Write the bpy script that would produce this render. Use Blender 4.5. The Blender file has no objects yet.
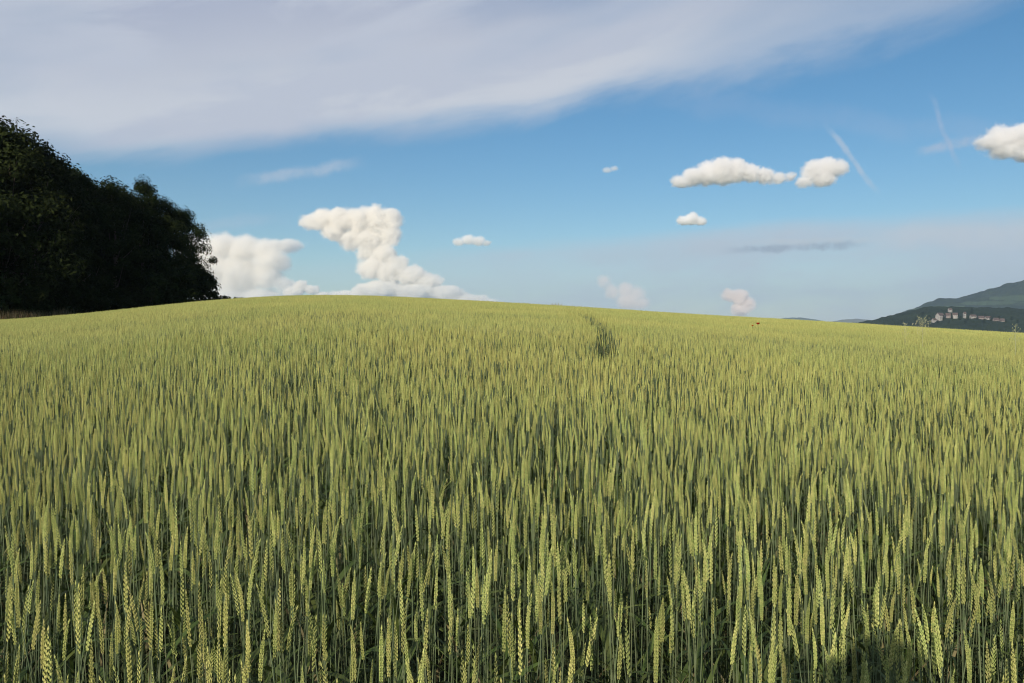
import bpy, bmesh, math, random
import numpy as np
from mathutils import Vector, Matrix, Euler, noise as mnoise

random.seed(7)
rng = np.random.default_rng(7)
sc = bpy.context.scene
COL = sc.collection
R = math.radians
SKIP = ()                        # names of chapters to leave out while testing

# ------------------------------------------------------------------ camera, world, sun, exposure
EYE = 1.60
FPX = 826.0                      # focal length in pixels of a 1024 px wide picture
W, H = 1024, 683
cam_d = bpy.data.cameras.new('camera')
cam_d.sensor_width = 36.0
cam_d.lens = 36.0 * FPX / W
cam_d.clip_start = 0.02
cam_d.clip_end = 90000
cam = bpy.data.objects.new('camera', cam_d)
cam.location = (0, 0, EYE)
cam.rotation_euler = (R(90), 0, 0)
COL.objects.link(cam)
sc.camera = cam

SUN_EL, SUN_AZ = R(20.6), R(180 + 21.4)         # azimuth clockwise from +Y
sun_dir = Vector((math.sin(SUN_AZ) * math.cos(SUN_EL), math.cos(SUN_AZ) * math.cos(SUN_EL), math.sin(SUN_EL)))
sun_d = bpy.data.lights.new('sun', 'SUN')
sun_d.energy = 4.7
sun_d.angle = R(0.53)
sun_d.color = (1.0, 0.90, 0.74)
sun = bpy.data.objects.new('sun', sun_d)
sun.rotation_euler = sun_dir.to_track_quat('Z', 'Y').to_euler()
sun.location = (0, -20, 30)
COL.objects.link(sun)

vs = sc.view_settings
vs.view_transform = 'Standard'
vs.look = 'None'
vs.exposure = 0.22
vs.gamma = 1.0
vs.use_curve_mapping = False
sc.display_settings.display_device = 'sRGB'
sc.cycles.volume_bounces = 9
sc.cycles.max_bounces = 14
sc.cycles.diffuse_bounces = 2
sc.cycles.glossy_bounces = 2
sc.cycles.transmission_bounces = 3
sc.cycles.transparent_max_bounces = 8
sc.cycles.use_denoising = True
sc.cycles.use_adaptive_sampling = True
sc.cycles.adaptive_threshold = 0.012
sc.cycles.denoising_prefilter = 'ACCURATE'
sc.cycles.denoising_input_passes = 'RGB_ALBEDO_NORMAL'
sc.cycles.pixel_filter_type = 'BLACKMAN_HARRIS'
sc.cycles.filter_width = 1.1
SKY_STRENGTH = 0.085


def srgb(r, g, b):
    f = lambda c: (c / 255 / 12.92) if c / 255 <= 0.04045 else ((c / 255 + 0.055) / 1.055) ** 2.4
    return (f(r), f(g), f(b))


class NT:
    """small helper to write node graphs"""
    def __init__(self, tree):
        self.t = tree
        self.t.nodes.clear()

    def node(self, kind, inputs=None, **props):
        n = self.t.nodes.new(kind)
        for k, v in props.items():
            setattr(n, k, v)
        for k, v in (inputs or {}).items():
            self.put(n.inputs[k], v)
        return n

    def put(self, sock, v):
        if isinstance(v, bpy.types.NodeSocket):
            self.t.links.new(v, sock)
        elif isinstance(v, bpy.types.Node):
            self.t.links.new(v.outputs[0], sock)
        else:
            if sock.type == 'RGBA' and len(v) == 3:
                v = (*v, 1)
            sock.default_value = v

    def m(self, op, a, b=0.0, c=0.0, clamp=False):
        n = self.t.nodes.new('ShaderNodeMath')
        n.operation = op
        n.use_clamp = clamp
        for i, v in enumerate((a, b, c)):
            self.put(n.inputs[i], v)
        return n.outputs[0]

    def add(self, a, b): return self.m('ADD', a, b)
    def sub(self, a, b): return self.m('SUBTRACT', a, b)
    def mul(self, a, b): return self.m('MULTIPLY', a, b)

    def sstep(self, x, lo, hi, tlo=0.0, thi=1.0):
        n = self.node('ShaderNodeMapRange', interpolation_type='SMOOTHSTEP')
        for i, v in enumerate((x, lo, hi, tlo, thi)):
            self.put(n.inputs[i], v)
        return n.outputs[0]

    def mix(self, f, a, b):
        n = self.node('ShaderNodeMix', data_type='RGBA')
        self.put(n.inputs[0], f)
        self.put(n.inputs[6], a)
        self.put(n.inputs[7], b)
        return n.outputs[2]

    def noise(self, vec, scale, detail=4, rough=0.55, dist=0.0, out='Fac'):
        n = self.node('ShaderNodeTexNoise', {'Vector': vec, 'Scale': scale, 'Detail': detail, 'Roughness': rough,
                                             'Distortion': dist})
        return n.outputs[out]

    def vec(self, x, y, z=0.0):
        return self.node('ShaderNodeCombineXYZ', {0: x, 1: y, 2: z}).outputs[0]

    def curve(self, x, pts, lo, hi):
        """piecewise curve: x in [lo, hi], pts (x, y) with y in [0, 1]"""
        n = self.node('ShaderNodeFloatCurve')
        c = n.mapping.curves[0]
        n.mapping.use_clip = False
        q = [((a - lo) / (hi - lo), b) for a, b in pts]
        c.points[0].location = q[0]
        c.points[1].location = q[-1]
        for p in q[1:-1]:
            c.points.new(*p)
        n.mapping.update()
        self.put(n.inputs[1], self.sstep_lin(x, lo, hi))
        return n.outputs[0]

    def sstep_lin(self, x, lo, hi):
        n = self.node('ShaderNodeMapRange')
        self.put(n.inputs[0], x)
        n.inputs[1].default_value = lo
        n.inputs[2].default_value = hi
        return n.outputs[0]


def azel(px, py):
    u, v = (px - 512) / FPX, (341.5 - py) / FPX
    az = math.atan(u)
    return az, math.atan(v * math.cos(az))


world = bpy.data.worlds.new('World')
sc.world = world
world.use_nodes = True
n = NT(world.node_tree)
sky = n.node('ShaderNodeTexSky', sky_type='NISHITA', sun_disc=False, sun_elevation=SUN_EL, sun_rotation=SUN_AZ,
             altitude=400, air_density=1.0, dust_density=0.6, ozone_density=1.6)
tc = n.node('ShaderNodeTexCoord')
sep = n.node('ShaderNodeSeparateXYZ', {0: tc.outputs['Generated']})
X, Y, Z = sep.outputs
az = n.m('ARCTAN2', X, Y)
el = n.m('ARCSINE', Z)
K = 1.0 / SKY_STRENGTH / 2 ** vs.exposure


def lum(rgb, k=1.0):
    return tuple(c * K * k for c in srgb(*rgb))


col = n.node('ShaderNodeHueSaturation', {'Hue': .498, 'Saturation': 1.36, 'Value': 1.02, 'Color': sky}).outputs[0]
# thin haze band low down
q = n.vec(n.mul(az, 3.0), n.mul(el, 14.0), 0.3)
nz1 = n.noise(q, 1.3, 5, 0.55)
q2 = n.vec(n.mul(az, 2.2), n.mul(el, 6.0), 4.1)
nz2 = n.noise(q2, 2.0, 6, 0.6, 0.3)
# horizon veil of thin high cloud, upper edge rising to the right
pts = [(-1.6, .02)] + [(azel(a, b)[0], azel(a, b)[1]) for a, b in
       ((150, 268), (400, 252), (470, 246), (560, 238), (700, 229), (800, 221), (900, 214), (1024, 209))] + [(1.6, .2)]
edge = n.curve(az, pts, -1.6, 1.6)
d = n.sub(edge, el)
d = n.add(d, n.mul(n.sub(nz1, .5), .035))
a_h = n.sstep(d, -.006, .018)
a_h = n.mul(a_h, n.sstep(nz2, .3, .65, .45, .92))
a_h = n.mul(a_h, n.sstep(az, -.18, .02, .25, 1.0))
col = n.mix(a_h, col, lum((190, 202, 216)))
# high cirrostratus sheet over the upper left, its lower edge as in the sky
pts = [(-1.6, .26)] + [azel(a, b) for a, b in
       ((0, 152), (90, 164), (170, 161), (260, 147), (350, 141), (450, 136), (530, 128), (620, 108), (700, 96), (780, 80),
        (860, 58), (950, 30), (1024, 2))] + [(1.6, .55)]
edge = n.curve(az, pts, -1.6, 1.6)
q3 = n.vec(n.mul(n.add(az, n.mul(el, .8)), 2.0), n.mul(n.sub(el, n.mul(az, .25)), 8.0), 1.7)
nz3 = n.noise(q3, 1.6, 7, 0.58, 0.4)
nz4 = n.noise(q3, 0.9, 4, 0.5)
d = n.add(n.sub(el, edge), n.mul(n.sub(nz3, .5), .085))
a_v = n.sstep(d, -.010, .036)
a_v = n.mul(a_v, n.sstep(nz4, .36, .58, .66, .98))
a_v = n.mul(a_v, n.sstep(az, .05, .62, 1.0, .62))
vcol = n.mix(n.sstep(n.sub(el, edge), .02, .2), lum((207, 211, 220)), lum((168, 176, 199)))
vcol = n.mix(n.sstep(nz3, .44, .58), vcol, lum((192, 198, 213)))
col = n.mix(a_v, col, vcol)


def streak(p0, p1, w, alpha, colr, ns=40.0, seed=0.0, w1=None):
    """a soft wisp of cirrus or an old contrail between two directions in the sky"""
    global col
    (ax, ay), (bx, by) = azel(*p0), azel(*p1)
    L = math.hypot(bx - ax, by - ay)
    tx, ty = (bx - ax) / L, (by - ay) / L
    wz = n.mul(n.sub(n.noise(n.vec(az, el, seed), ns, 4, .6), .5), w * 2.2)
    dx, dy = n.sub(az, ax), n.sub(el, ay)
    s = n.add(n.mul(dx, tx), n.mul(dy, ty))
    c = n.m('ABSOLUTE', n.add(n.sub(n.mul(dx, ty), n.mul(dy, tx)), wz))
    m = n.sstep(c, w, w * .15)
    e = min(.3 * L, .05)
    m = n.mul(m, n.mul(n.sstep(s, 0, e), n.sstep(s, L, L - e)))
    m = n.mul(m, n.sstep(n.noise(n.vec(az, el, seed + 3), ns * 1.7, 5, .6), .3, .6, .35, 1.0))
    col = n.mix(n.mul(m, alpha), col, lum(colr))


streak((228, 184), (370, 160), .010, .55, (188, 200, 217), 22, 1.0)
streak((120, 238), (300, 215), .012, .28, (180, 196, 216), 20, 2.0)
streak((822, 120), (882, 198), .0045, .55, (190, 202, 218), 30, 3.0)
streak((928, 88), (962, 175), .0040, .42, (172, 188, 214), 30, 4.0)
streak((912, 153), (985, 138), .0075, .60, (178, 192, 214), 35, 5.0)
streak((640, 92), (1060, 140), .020, .16, (170, 186, 214), 12, 7.0)
streak((860, 240), (1100, 226), .018, .50, (204, 210, 217), 16, 8.0)
streak((560, 262), (860, 236), .012, .30, (186, 198, 210), 18, 9.0)
streak((714, 251), (880, 243), .0062, .60, (140, 154, 174), 55, 10.0)
streak((735, 243), (900, 238), .0050, .45, (200, 206, 212), 50, 11.0)
bg = n.node('ShaderNodeBackground', {'Color': col, 'Strength': SKY_STRENGTH})
n.node('ShaderNodeOutputWorld', {'Surface': bg})


# ------------------------------------------------------------------ helpers
def tag(o, label=None, cat=None, group=None, kind=None):
    if label: o['label'] = label
    if cat: o['category'] = cat
    if group: o['group'] = group
    if kind: o['kind'] = kind
    return o


def mesh_from(name, verts, faces, mats, midx=None, smooth=False, tint=None):
    me = bpy.data.meshes.new(name)
    me.from_pydata([tuple(v) for v in verts], [], faces)
    for m_ in (mats if isinstance(mats, (list, tuple)) else [mats]):
        me.materials.append(m_)
    if midx is not None:
        me.polygons.foreach_set('material_index', midx)
    if smooth:
        me.polygons.foreach_set('use_smooth', [True] * len(me.polygons))
    if tint:
        at_ = me.attributes.new('tint', 'FLOAT', 'FACE')
        at_.data.foreach_set('value', tint)
    me.update()
    return me


def add_obj(name, me, parent=None, link=True):
    o = bpy.data.objects.new(name, me)
    if link: COL.objects.link(o)
    if parent: o.parent = parent
    return o


def empty(name, loc=(0, 0, 0), rz=0.0):
    o = bpy.data.objects.new(name, None)
    o.location = loc
    o.rotation_euler = (0, 0, rz)
    o.empty_display_size = .1
    COL.objects.link(o)
    return o


def copy_thing(root):
    r = root.copy(); COL.objects.link(r)
    for ch in root.children:
        c = ch.copy(); COL.objects.link(c); c.parent = r
        for g in ch.children:
            e = g.copy(); COL.objects.link(e); e.parent = c
    return r


def material(name):
    m_ = bpy.data.materials.new(name)
    m_.use_nodes = True
    return m_, NT(m_.node_tree)


def leafy(name, c1, c2, c3, wscale, trans=.25, rough=.6, fine=60.0, spec=.2, dist=None):
    """procedural plant surface: colour drifts with place, a little with each instance"""
    m_, t = material(name)
    geo = t.node('ShaderNodeNewGeometry')
    oi = t.node('ShaderNodeObjectInfo')
    a = t.noise(geo.outputs['Position'], wscale, 3)
    b = t.noise(geo.outputs['Position'], fine, 2)
    c = t.mix(t.sstep(a, .35, .65), c1, c2)
    c = t.mix(t.sstep(b, .35, .75, 0, .8), c, c3)
    tn_ = t.node('ShaderNodeAttribute', attribute_name='tint')
    rnd = t.m('FRACT', t.add(oi.outputs['Random'], tn_.outputs['Fac']))
    v = t.m('MULTIPLY_ADD', rnd, .5, .74)
    h = t.m('MULTIPLY_ADD', t.m('FRACT', t.mul(rnd, 17.3)), .034, .482)
    c = t.node('ShaderNodeHueSaturation', {'Hue': h, 'Value': v, 'Color': c}).outputs[0]
    p = t.node('ShaderNodeBsdfPrincipled', {'Base Color': c, 'Roughness': rough, 'Specular IOR Level': spec})
    if trans:
        tr = t.node('ShaderNodeBsdfTranslucent', {'Color': c})
        mx = t.node('ShaderNodeMixShader', {0: trans, 1: p.outputs[0], 2: tr.outputs[0]})
        t.node('ShaderNodeOutputMaterial', {'Surface': mx})
    else:
        t.node('ShaderNodeOutputMaterial', {'Surface': p})
    return m_


def plain(name, c, rough=.7, c2=None, scale=8.0, metal=0.0, bump=0.0):
    m_, t = material(name)
    geo = t.node('ShaderNodeTexCoord').outputs['Object']
    cc = t.mix(t.sstep(t.noise(geo, scale, 4), .35, .65), c, c2 or tuple(x * .75 for x in c))
    p = t.node('ShaderNodeBsdfPrincipled', {'Base Color': cc, 'Roughness': rough, 'Metallic': metal})
    if bump:
        bn = t.node('ShaderNodeBump', {'Height': t.noise(geo, scale * 3, 4), 'Strength': bump})
        t.put(p.inputs['Normal'], bn)
    t.node('ShaderNodeOutputMaterial', {'Surface': p})
    return m_


# ------------------------------------------------------------------ the land
WHEAT_TOP = 1.0
HREL, CURV = EYE - WHEAT_TOP, 2.2e-4
CREST = [(-3000, 322), (-400, 324), (-60, 323), (0, 321), (60, 316.5), (120, 310), (200, 301.5), (260, 297), (330, 295), (400, 297),
         (500, 302.5), (600, 308.5), (700, 315), (800, 320.5), (900, 326.5), (1024, 334), (1300, 345), (3500, 350)]
_az = np.array([math.atan((a - 512) / FPX) for a, _ in CREST])
_F = np.array([math.atan((341.5 - b) / FPX * math.cos(math.atan((a - 512) / FPX))) for a, b in CREST])
_ga = np.linspace(-math.pi, math.pi, 1441)
_gF = np.interp(_ga, _az, _F)
_k = np.hanning(41); _k /= _k.sum()
_gF = np.convolve(np.pad(_gF, 20, mode='edge'), _k, mode='valid')
_gF = _gF + 2 * math.sqrt(HREL * CURV)
_fade = np.clip((np.abs(_ga) - R(60)) / R(60), 0, 1)
_gF = _gF * (1 - _fade) + 0.0 * _fade


def sm(x, a, b):
    t = np.clip((x - a) / (b - a), 0, 1)
    return t * t * (3 - 2 * t)


def ground_z(x, y):
    x, y = np.asarray(x, float), np.asarray(y, float)
    r = np.hypot(x, y)
    a = np.arctan2(x, y)
    F = np.interp(a, _ga, _gF)
    g = F * r - CURV * r * r
    g = g + .02 * np.sin(x * .9 + 1.3) * np.sin(y * .7) * sm(r, 1, 6) * (1 - sm(r, 30, 60))
    v = -55 + 8 * np.sin(x / 900.0) * np.cos(y / 1300.0)
    k = sm(r, 100, 600)
    return np.maximum(g, -40) * (1 - k) + v * k


def gz(x, y):
    return float(ground_z(x, y))


def at_ground(px, y):
    """a point of the field seen at picture column px and distance y"""
    x = (px - 512) / FPX * y
    return Vector((x, y, gz(x, y)))


# ground sheet
if 'ground' not in SKIP:
    rad = np.concatenate([[0.0], np.geomspace(.5, 16000, 150)])
    na = 240
    ang = np.linspace(-math.pi, math.pi, na, endpoint=False)
    verts = [(0, 0, 0)]
    faces = []
    for r_ in rad[1:]:
        xs, ys = r_ * np.sin(ang), r_ * np.cos(ang)
        zs = ground_z(xs, ys)
        verts += list(zip(xs, ys, zs))
    for j in range(na):
        faces.append((0, 1 + (j + 1) % na, 1 + j))
    for i in range(len(rad) - 2):
        b0, b1 = 1 + i * na, 1 + (i + 1) * na
        for j in range(na):
            k = (j + 1) % na
            faces.append((b0 + j, b0 + k, b1 + k, b1 + j))
    mg, t = material('soil_and_meadow')
    P = t.node('ShaderNodeNewGeometry').outputs['Position']
    s_ = t.node('ShaderNodeSeparateXYZ', {0: P})
    rr = t.m('SQRT', t.add(t.mul(s_.outputs[0], s_.outputs[0]), t.mul(s_.outputs[1], s_.outputs[1])))
    soil = t.mix(t.sstep(t.noise(P, 6, 6), .35, .65), (.034, .027, .017), (.018, .022, .009))
    far = t.mix(t.sstep(t.noise(P, .004, 3), .42, .58), (.055, .085, .03), (.15, .16, .06))
    cc = t.mix(t.sstep(rr, 90, 160), soil, far)
    bp = t.node('ShaderNodeBump', {'Height': t.noise(P, 14, 5), 'Strength': .6, 'Distance': .03})
    p = t.node('ShaderNodeBsdfPrincipled', {'Base Color': cc, 'Roughness': .95, 'Normal': bp})
    t.node('ShaderNodeOutputMaterial', {'Surface': p})
    g = add_obj('ground', mesh_from('ground', verts, faces, mg, smooth=True))
    tag(g, kind='structure')


# ------------------------------------------------------------------ distant hills
def hill(name, prof, y0, front, back, px0, px1, mat, bump, zbase=-60, nx=160, ny=36, seed=0.0):
    px = np.array([p[0] for p in prof], float)
    py = np.array([p[1] for p in prof], float)
    verts, faces = [], []
    ws = np.concatenate([np.linspace(-1, 0, ny, endpoint=False), np.linspace(0, 1, ny // 2)])
    for i, c in enumerate(np.linspace(px0, px1, nx)):
        u = (c - 512) / FPX
        top = EYE + (341.5 - np.interp(c, px, py)) / FPX * y0
        for w in ws:
            yy = y0 + (w * front if w < 0 else w * back)
            s = 1 - abs(w)
            s = s ** 1.35 if w < 0 else s
            z = zbase + (top - zbase) * (s * s * (3 - 2 * s) * .35 + s * .65)
            x = u * y0 + (u * (yy - y0)) * .6
            nzv = mnoise.fractal(Vector((x / bump[1], yy / bump[1], seed)), .8, 2.1, 5)
            nzw = mnoise.fractal(Vector((x / bump[3], yy / bump[3], seed + 9)), .9, 2.0, 3)
            z += nzv * bump[0] * min(1, s * 2.5) + nzw * bump[2] * min(1, s * 2.5) * (1 - .8 * s)
            verts.append((x, yy, z))
    m_ = len(ws)
    for i in range(nx - 1):
        for j in range(m_ - 1):
            a = i * m_ + j
            faces.append((a, a + m_, a + m_ + 1, a + 1))
    o = add_obj(name, mesh_from(name, verts, faces, mat, smooth=False))
    return tag(o, kind='structure')


def forest_mat(name, c1, c2, cm, field_scale, lo, hi, zlo, zhi, pastures=()):
    m_, t = material(name)
    P = t.node('ShaderNodeNewGeometry').outputs['Position']
    z = t.node('ShaderNodeSeparateXYZ', {0: P}).outputs[2]
    c = t.mix(t.sstep(t.noise(P, .009, 8, .78), .38, .62), c1, c2)
    f = t.mul(t.sstep(t.noise(P, field_scale, 3, .4), lo, hi), t.sstep(z, zhi, zlo))
    # hill pastures: (x, z, half width, half height) on the slope
    sp = t.node('ShaderNodeSeparateXYZ', {0: P})
    wob = t.mul(t.sub(t.noise(P, .012, 4, .6), .5), 1.6)
    for x_, z_, rx_, rz_ in pastures:
        e_ = t.m('SQRT', t.add(t.m('POWER', t.m('DIVIDE', t.sub(sp.outputs[0], x_), rx_), 2.0),
                               t.m('POWER', t.m('DIVIDE', t.sub(sp.outputs[2], z_), rz_), 2.0)))
        f = t.m('MAXIMUM', f, t.sstep(t.add(e_, wob), 1.05, .85))
    c = t.mix(f, c, cm)
    p = t.node('ShaderNodeBsdfPrincipled', {'Base Color': c, 'Roughness': .95, 'Specular IOR Level': .1})
    t.node('ShaderNodeOutputMaterial', {'Surface': p})
    return m_


if 'hills' not in SKIP:
    fm1 = forest_mat('forest_slope', (.010, .017, .010), (.026, .038, .016), (.045, .068, .030), .0016, .60, .64, 150, 210,
                     [(2760, 225, 110, 16), (2980, 250, 160, 22), (2560, 205, 70, 8), (2400, 222, 60, 7), (3400, 240, 200, 26)])
    fm2 = forest_mat('near_forest', (.012, .020, .010), (.022, .034, .014), (.05, .07, .03), .003, .7, .75, 10, 20)
    fm3 = forest_mat('far_forest', (.02, .03, .02), (.03, .045, .03), (.12, .11, .07), .0007, .5, .6, 400, 500)
    hill('mountain', [(840, 330), (890, 317), (915, 309), (930, 302), (937, 299.5), (957, 298.5), (967, 295), (985, 291), (1000, 286),
                      (1024, 279.5), (1080, 262), (1150, 246), (1250, 238), (1400, 252), (1600, 300)],
         5200, 2200, 2000, 820, 1600, fm1, (10, 90, 40, 900), seed=3.0, nx=300, ny=60)
    spur = hill('wooded_spur', [(800, 332), (850, 324.5), (875, 319.5), (900, 313), (925, 308), (945, 306), (980, 307), (1024, 309),
                         (1100, 302), (1200, 300), (1350, 320)],
         2300, 900, 500, 790, 1350, fm2, (3.5, 30, 10, 300), seed=1.0, nx=380, ny=60)
    hill('far_ridge', [(740, 324), (768, 320.5), (785, 318), (800, 317), (815, 319), (830, 321.5), (843, 319.5), (856, 319), (880, 321),
                       (960, 316), (1100, 320)],
         11500, 1500, 1200, 730, 1100, fm3, (12, 300, 30, 1500), seed=5.0)

    # village on the spur
    from mathutils.bvhtree import BVHTree
    bvh = BVHTree.FromPolygons([v.co.copy() for v in spur.data.vertices], [tuple(p.vertices) for p in spur.data.polygons])

    def on_spur(px, py):
        for dy_ in range(0, 30):
            d_ = Vector(((px - 512) / FPX, 1, (341.5 - py - dy_ * .5) / FPX)).normalized()
            hit = bvh.ray_cast(Vector((0, 0, EYE)), d_)
            if hit[0] is not None and hit[0].y > 900: return hit[0]
            d_ = Vector(((px - 512) / FPX, 1, (341.5 - py + dy_ * .5) / FPX)).normalized()
            hit = bvh.ray_cast(Vector((0, 0, EYE)), d_)
            if hit[0] is not None and hit[0].y > 900: return hit[0]
        return None
    wall_m = plain('house_plaster', (.34, .32, .30), .8, (.22, .21, .20), .3)
    wall_p = plain('pink_plaster', (.22, .18, .16), .8, (.17, .14, .13), .3)
    roof_m = plain('clay_roof', (.09, .060, .052), .8, (.07, .05, .045), .5)
    win_m = plain('house_window', (.03, .035, .045), .15)

    def house(px, py, y, w, dpt, h, rh, rz, label, wm):
        w, dpt, h, rh = w * .8, dpt * .8, h * .72, rh * .9
        loc = on_spur(px, py)
        k_ = loc.y / 2000
        w, dpt, h, rh = w * k_, dpt * k_, h * k_, rh * k_
        root = empty('house', loc, rz)
        tag(root, label, 'house', 'houses of the distant village')
        a, b = w / 2, dpt / 2
        v = [(-a, -b, -4), (a, -b, -4), (a, b, -4), (-a, b, -4), (-a, -b, h), (a, -b, h), (a, b, h), (-a, b, h),
             (-a, 0, h + rh), (a, 0, h + rh)]
        f = [(0, 1, 5, 4), (1, 2, 6, 9, 5), (2, 3, 7, 6), (3, 0, 4, 8, 7)]
        add_obj('wall', mesh_from('wall', v, f, wm), root)
        e = .8
        k = rh / b
        def slab(s):
            p = [(-a - e, s * (b + e), h - k * e + .1), (a + e, s * (b + e), h - k * e + .1), (a + e, 0, h + rh + .1), (-a - e, 0, h + rh + .1)]
            return p + [(q0, q1, q2 + .4) for q0, q1, q2 in p]
        vv = slab(-1) + slab(1)
        ff = []
        for o_ in (0, 8):
            ff += [(o_, o_ + 1, o_ + 2, o_ + 3), (o_ + 4, o_ + 7, o_ + 6, o_ + 5), (o_, o_ + 4, o_ + 5, o_ + 1),
                   (o_ + 1, o_ + 5, o_ + 6, o_ + 2), (o_ + 3, o_ + 2, o_ + 6, o_ + 7), (o_, o_ + 3, o_ + 7, o_ + 4)]
        rf = add_obj('roof', mesh_from('roof', vv, ff, roof_m), root)
        nwin = max(2, int(w // 4))
        for fl in range(max(1, int(h // 4))):
            for i in range(nwin):
                cx = -a + (i + .5) * w / nwin
                cz = 1.6 + fl * 3.6
                vw = [(cx - .6, -b - .05, cz), (cx + .6, -b - .05, cz), (cx + .6, -b - .05, cz + 1.5), (cx - .6, -b - .05, cz + 1.5),
                      (cx - .6, -b + .1, cz), (cx + .6, -b + .1, cz), (cx + .6, -b + .1, cz + 1.5), (cx - .6, -b + .1, cz + 1.5)]
                fw = [(0, 1, 2, 3), (0, 4, 5, 1), (1, 5, 6, 2), (2, 6, 7, 3), (3, 7, 4, 0)]
                add_obj('window', mesh_from('window', vw, fw, win_m), root)
        return root

    for args in (
        (940, 320, 1900, 24, 14, 15, 7, .5, 'tall pale house with a red roof, largest and leftmost of the village', wall_m),
        (934, 322, 1880, 12, 10, 7, 4, .4, 'small whitish house just below and left of the largest village house', wall_m),
        (948, 318, 1940, 12, 11, 9, 6, -.3, 'pinkish house touching the right side of the largest village house', wall_p),
        (950, 312, 2080, 9, 8, 8, 4, .2, 'small grey-white house highest up the wooded spur', wall_m),
        (955, 318, 1960, 13, 10, 11, 5, -.4, 'white house standing alone right of the largest village house', wall_m),
        (964.5, 318, 1980, 6, 7, 15, 4, .1, 'narrow pale tower-like house in the middle of the village', wall_m),
        (973, 318, 2010, 17, 9, 6, 4, .15, 'long low white house at the left of the village row', wall_m),
        (981, 319, 2000, 16, 9, 5, 4, -.1, 'pinkish long house second in the village row', wall_p),
        (988, 319.5, 1990, 15, 9, 6, 4, .1, 'pale house at the right end of the village row', wall_m),
        (996, 321, 1960, 16, 9, 4, 5, .2, 'low pink house set apart right of the village row', wall_p),
        (1002, 321.5, 1950, 12, 9, 4, 4.5, -.1, 'rightmost low pink house of the village', wall_p),
    ):
        house(*args)


# ------------------------------------------------------------------ clouds with real bulk, far beyond the air box
def cloud_mat(name, dens, colr=(1, 1, 1), an=.0):
    m_, t = material(name)
    v = t.node('ShaderNodeVolumePrincipled', {'Color': colr, 'Density': dens, 'Anisotropy': an})
    t.node('ShaderNodeOutputMaterial', {'Volume': v})
    return m_


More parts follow.
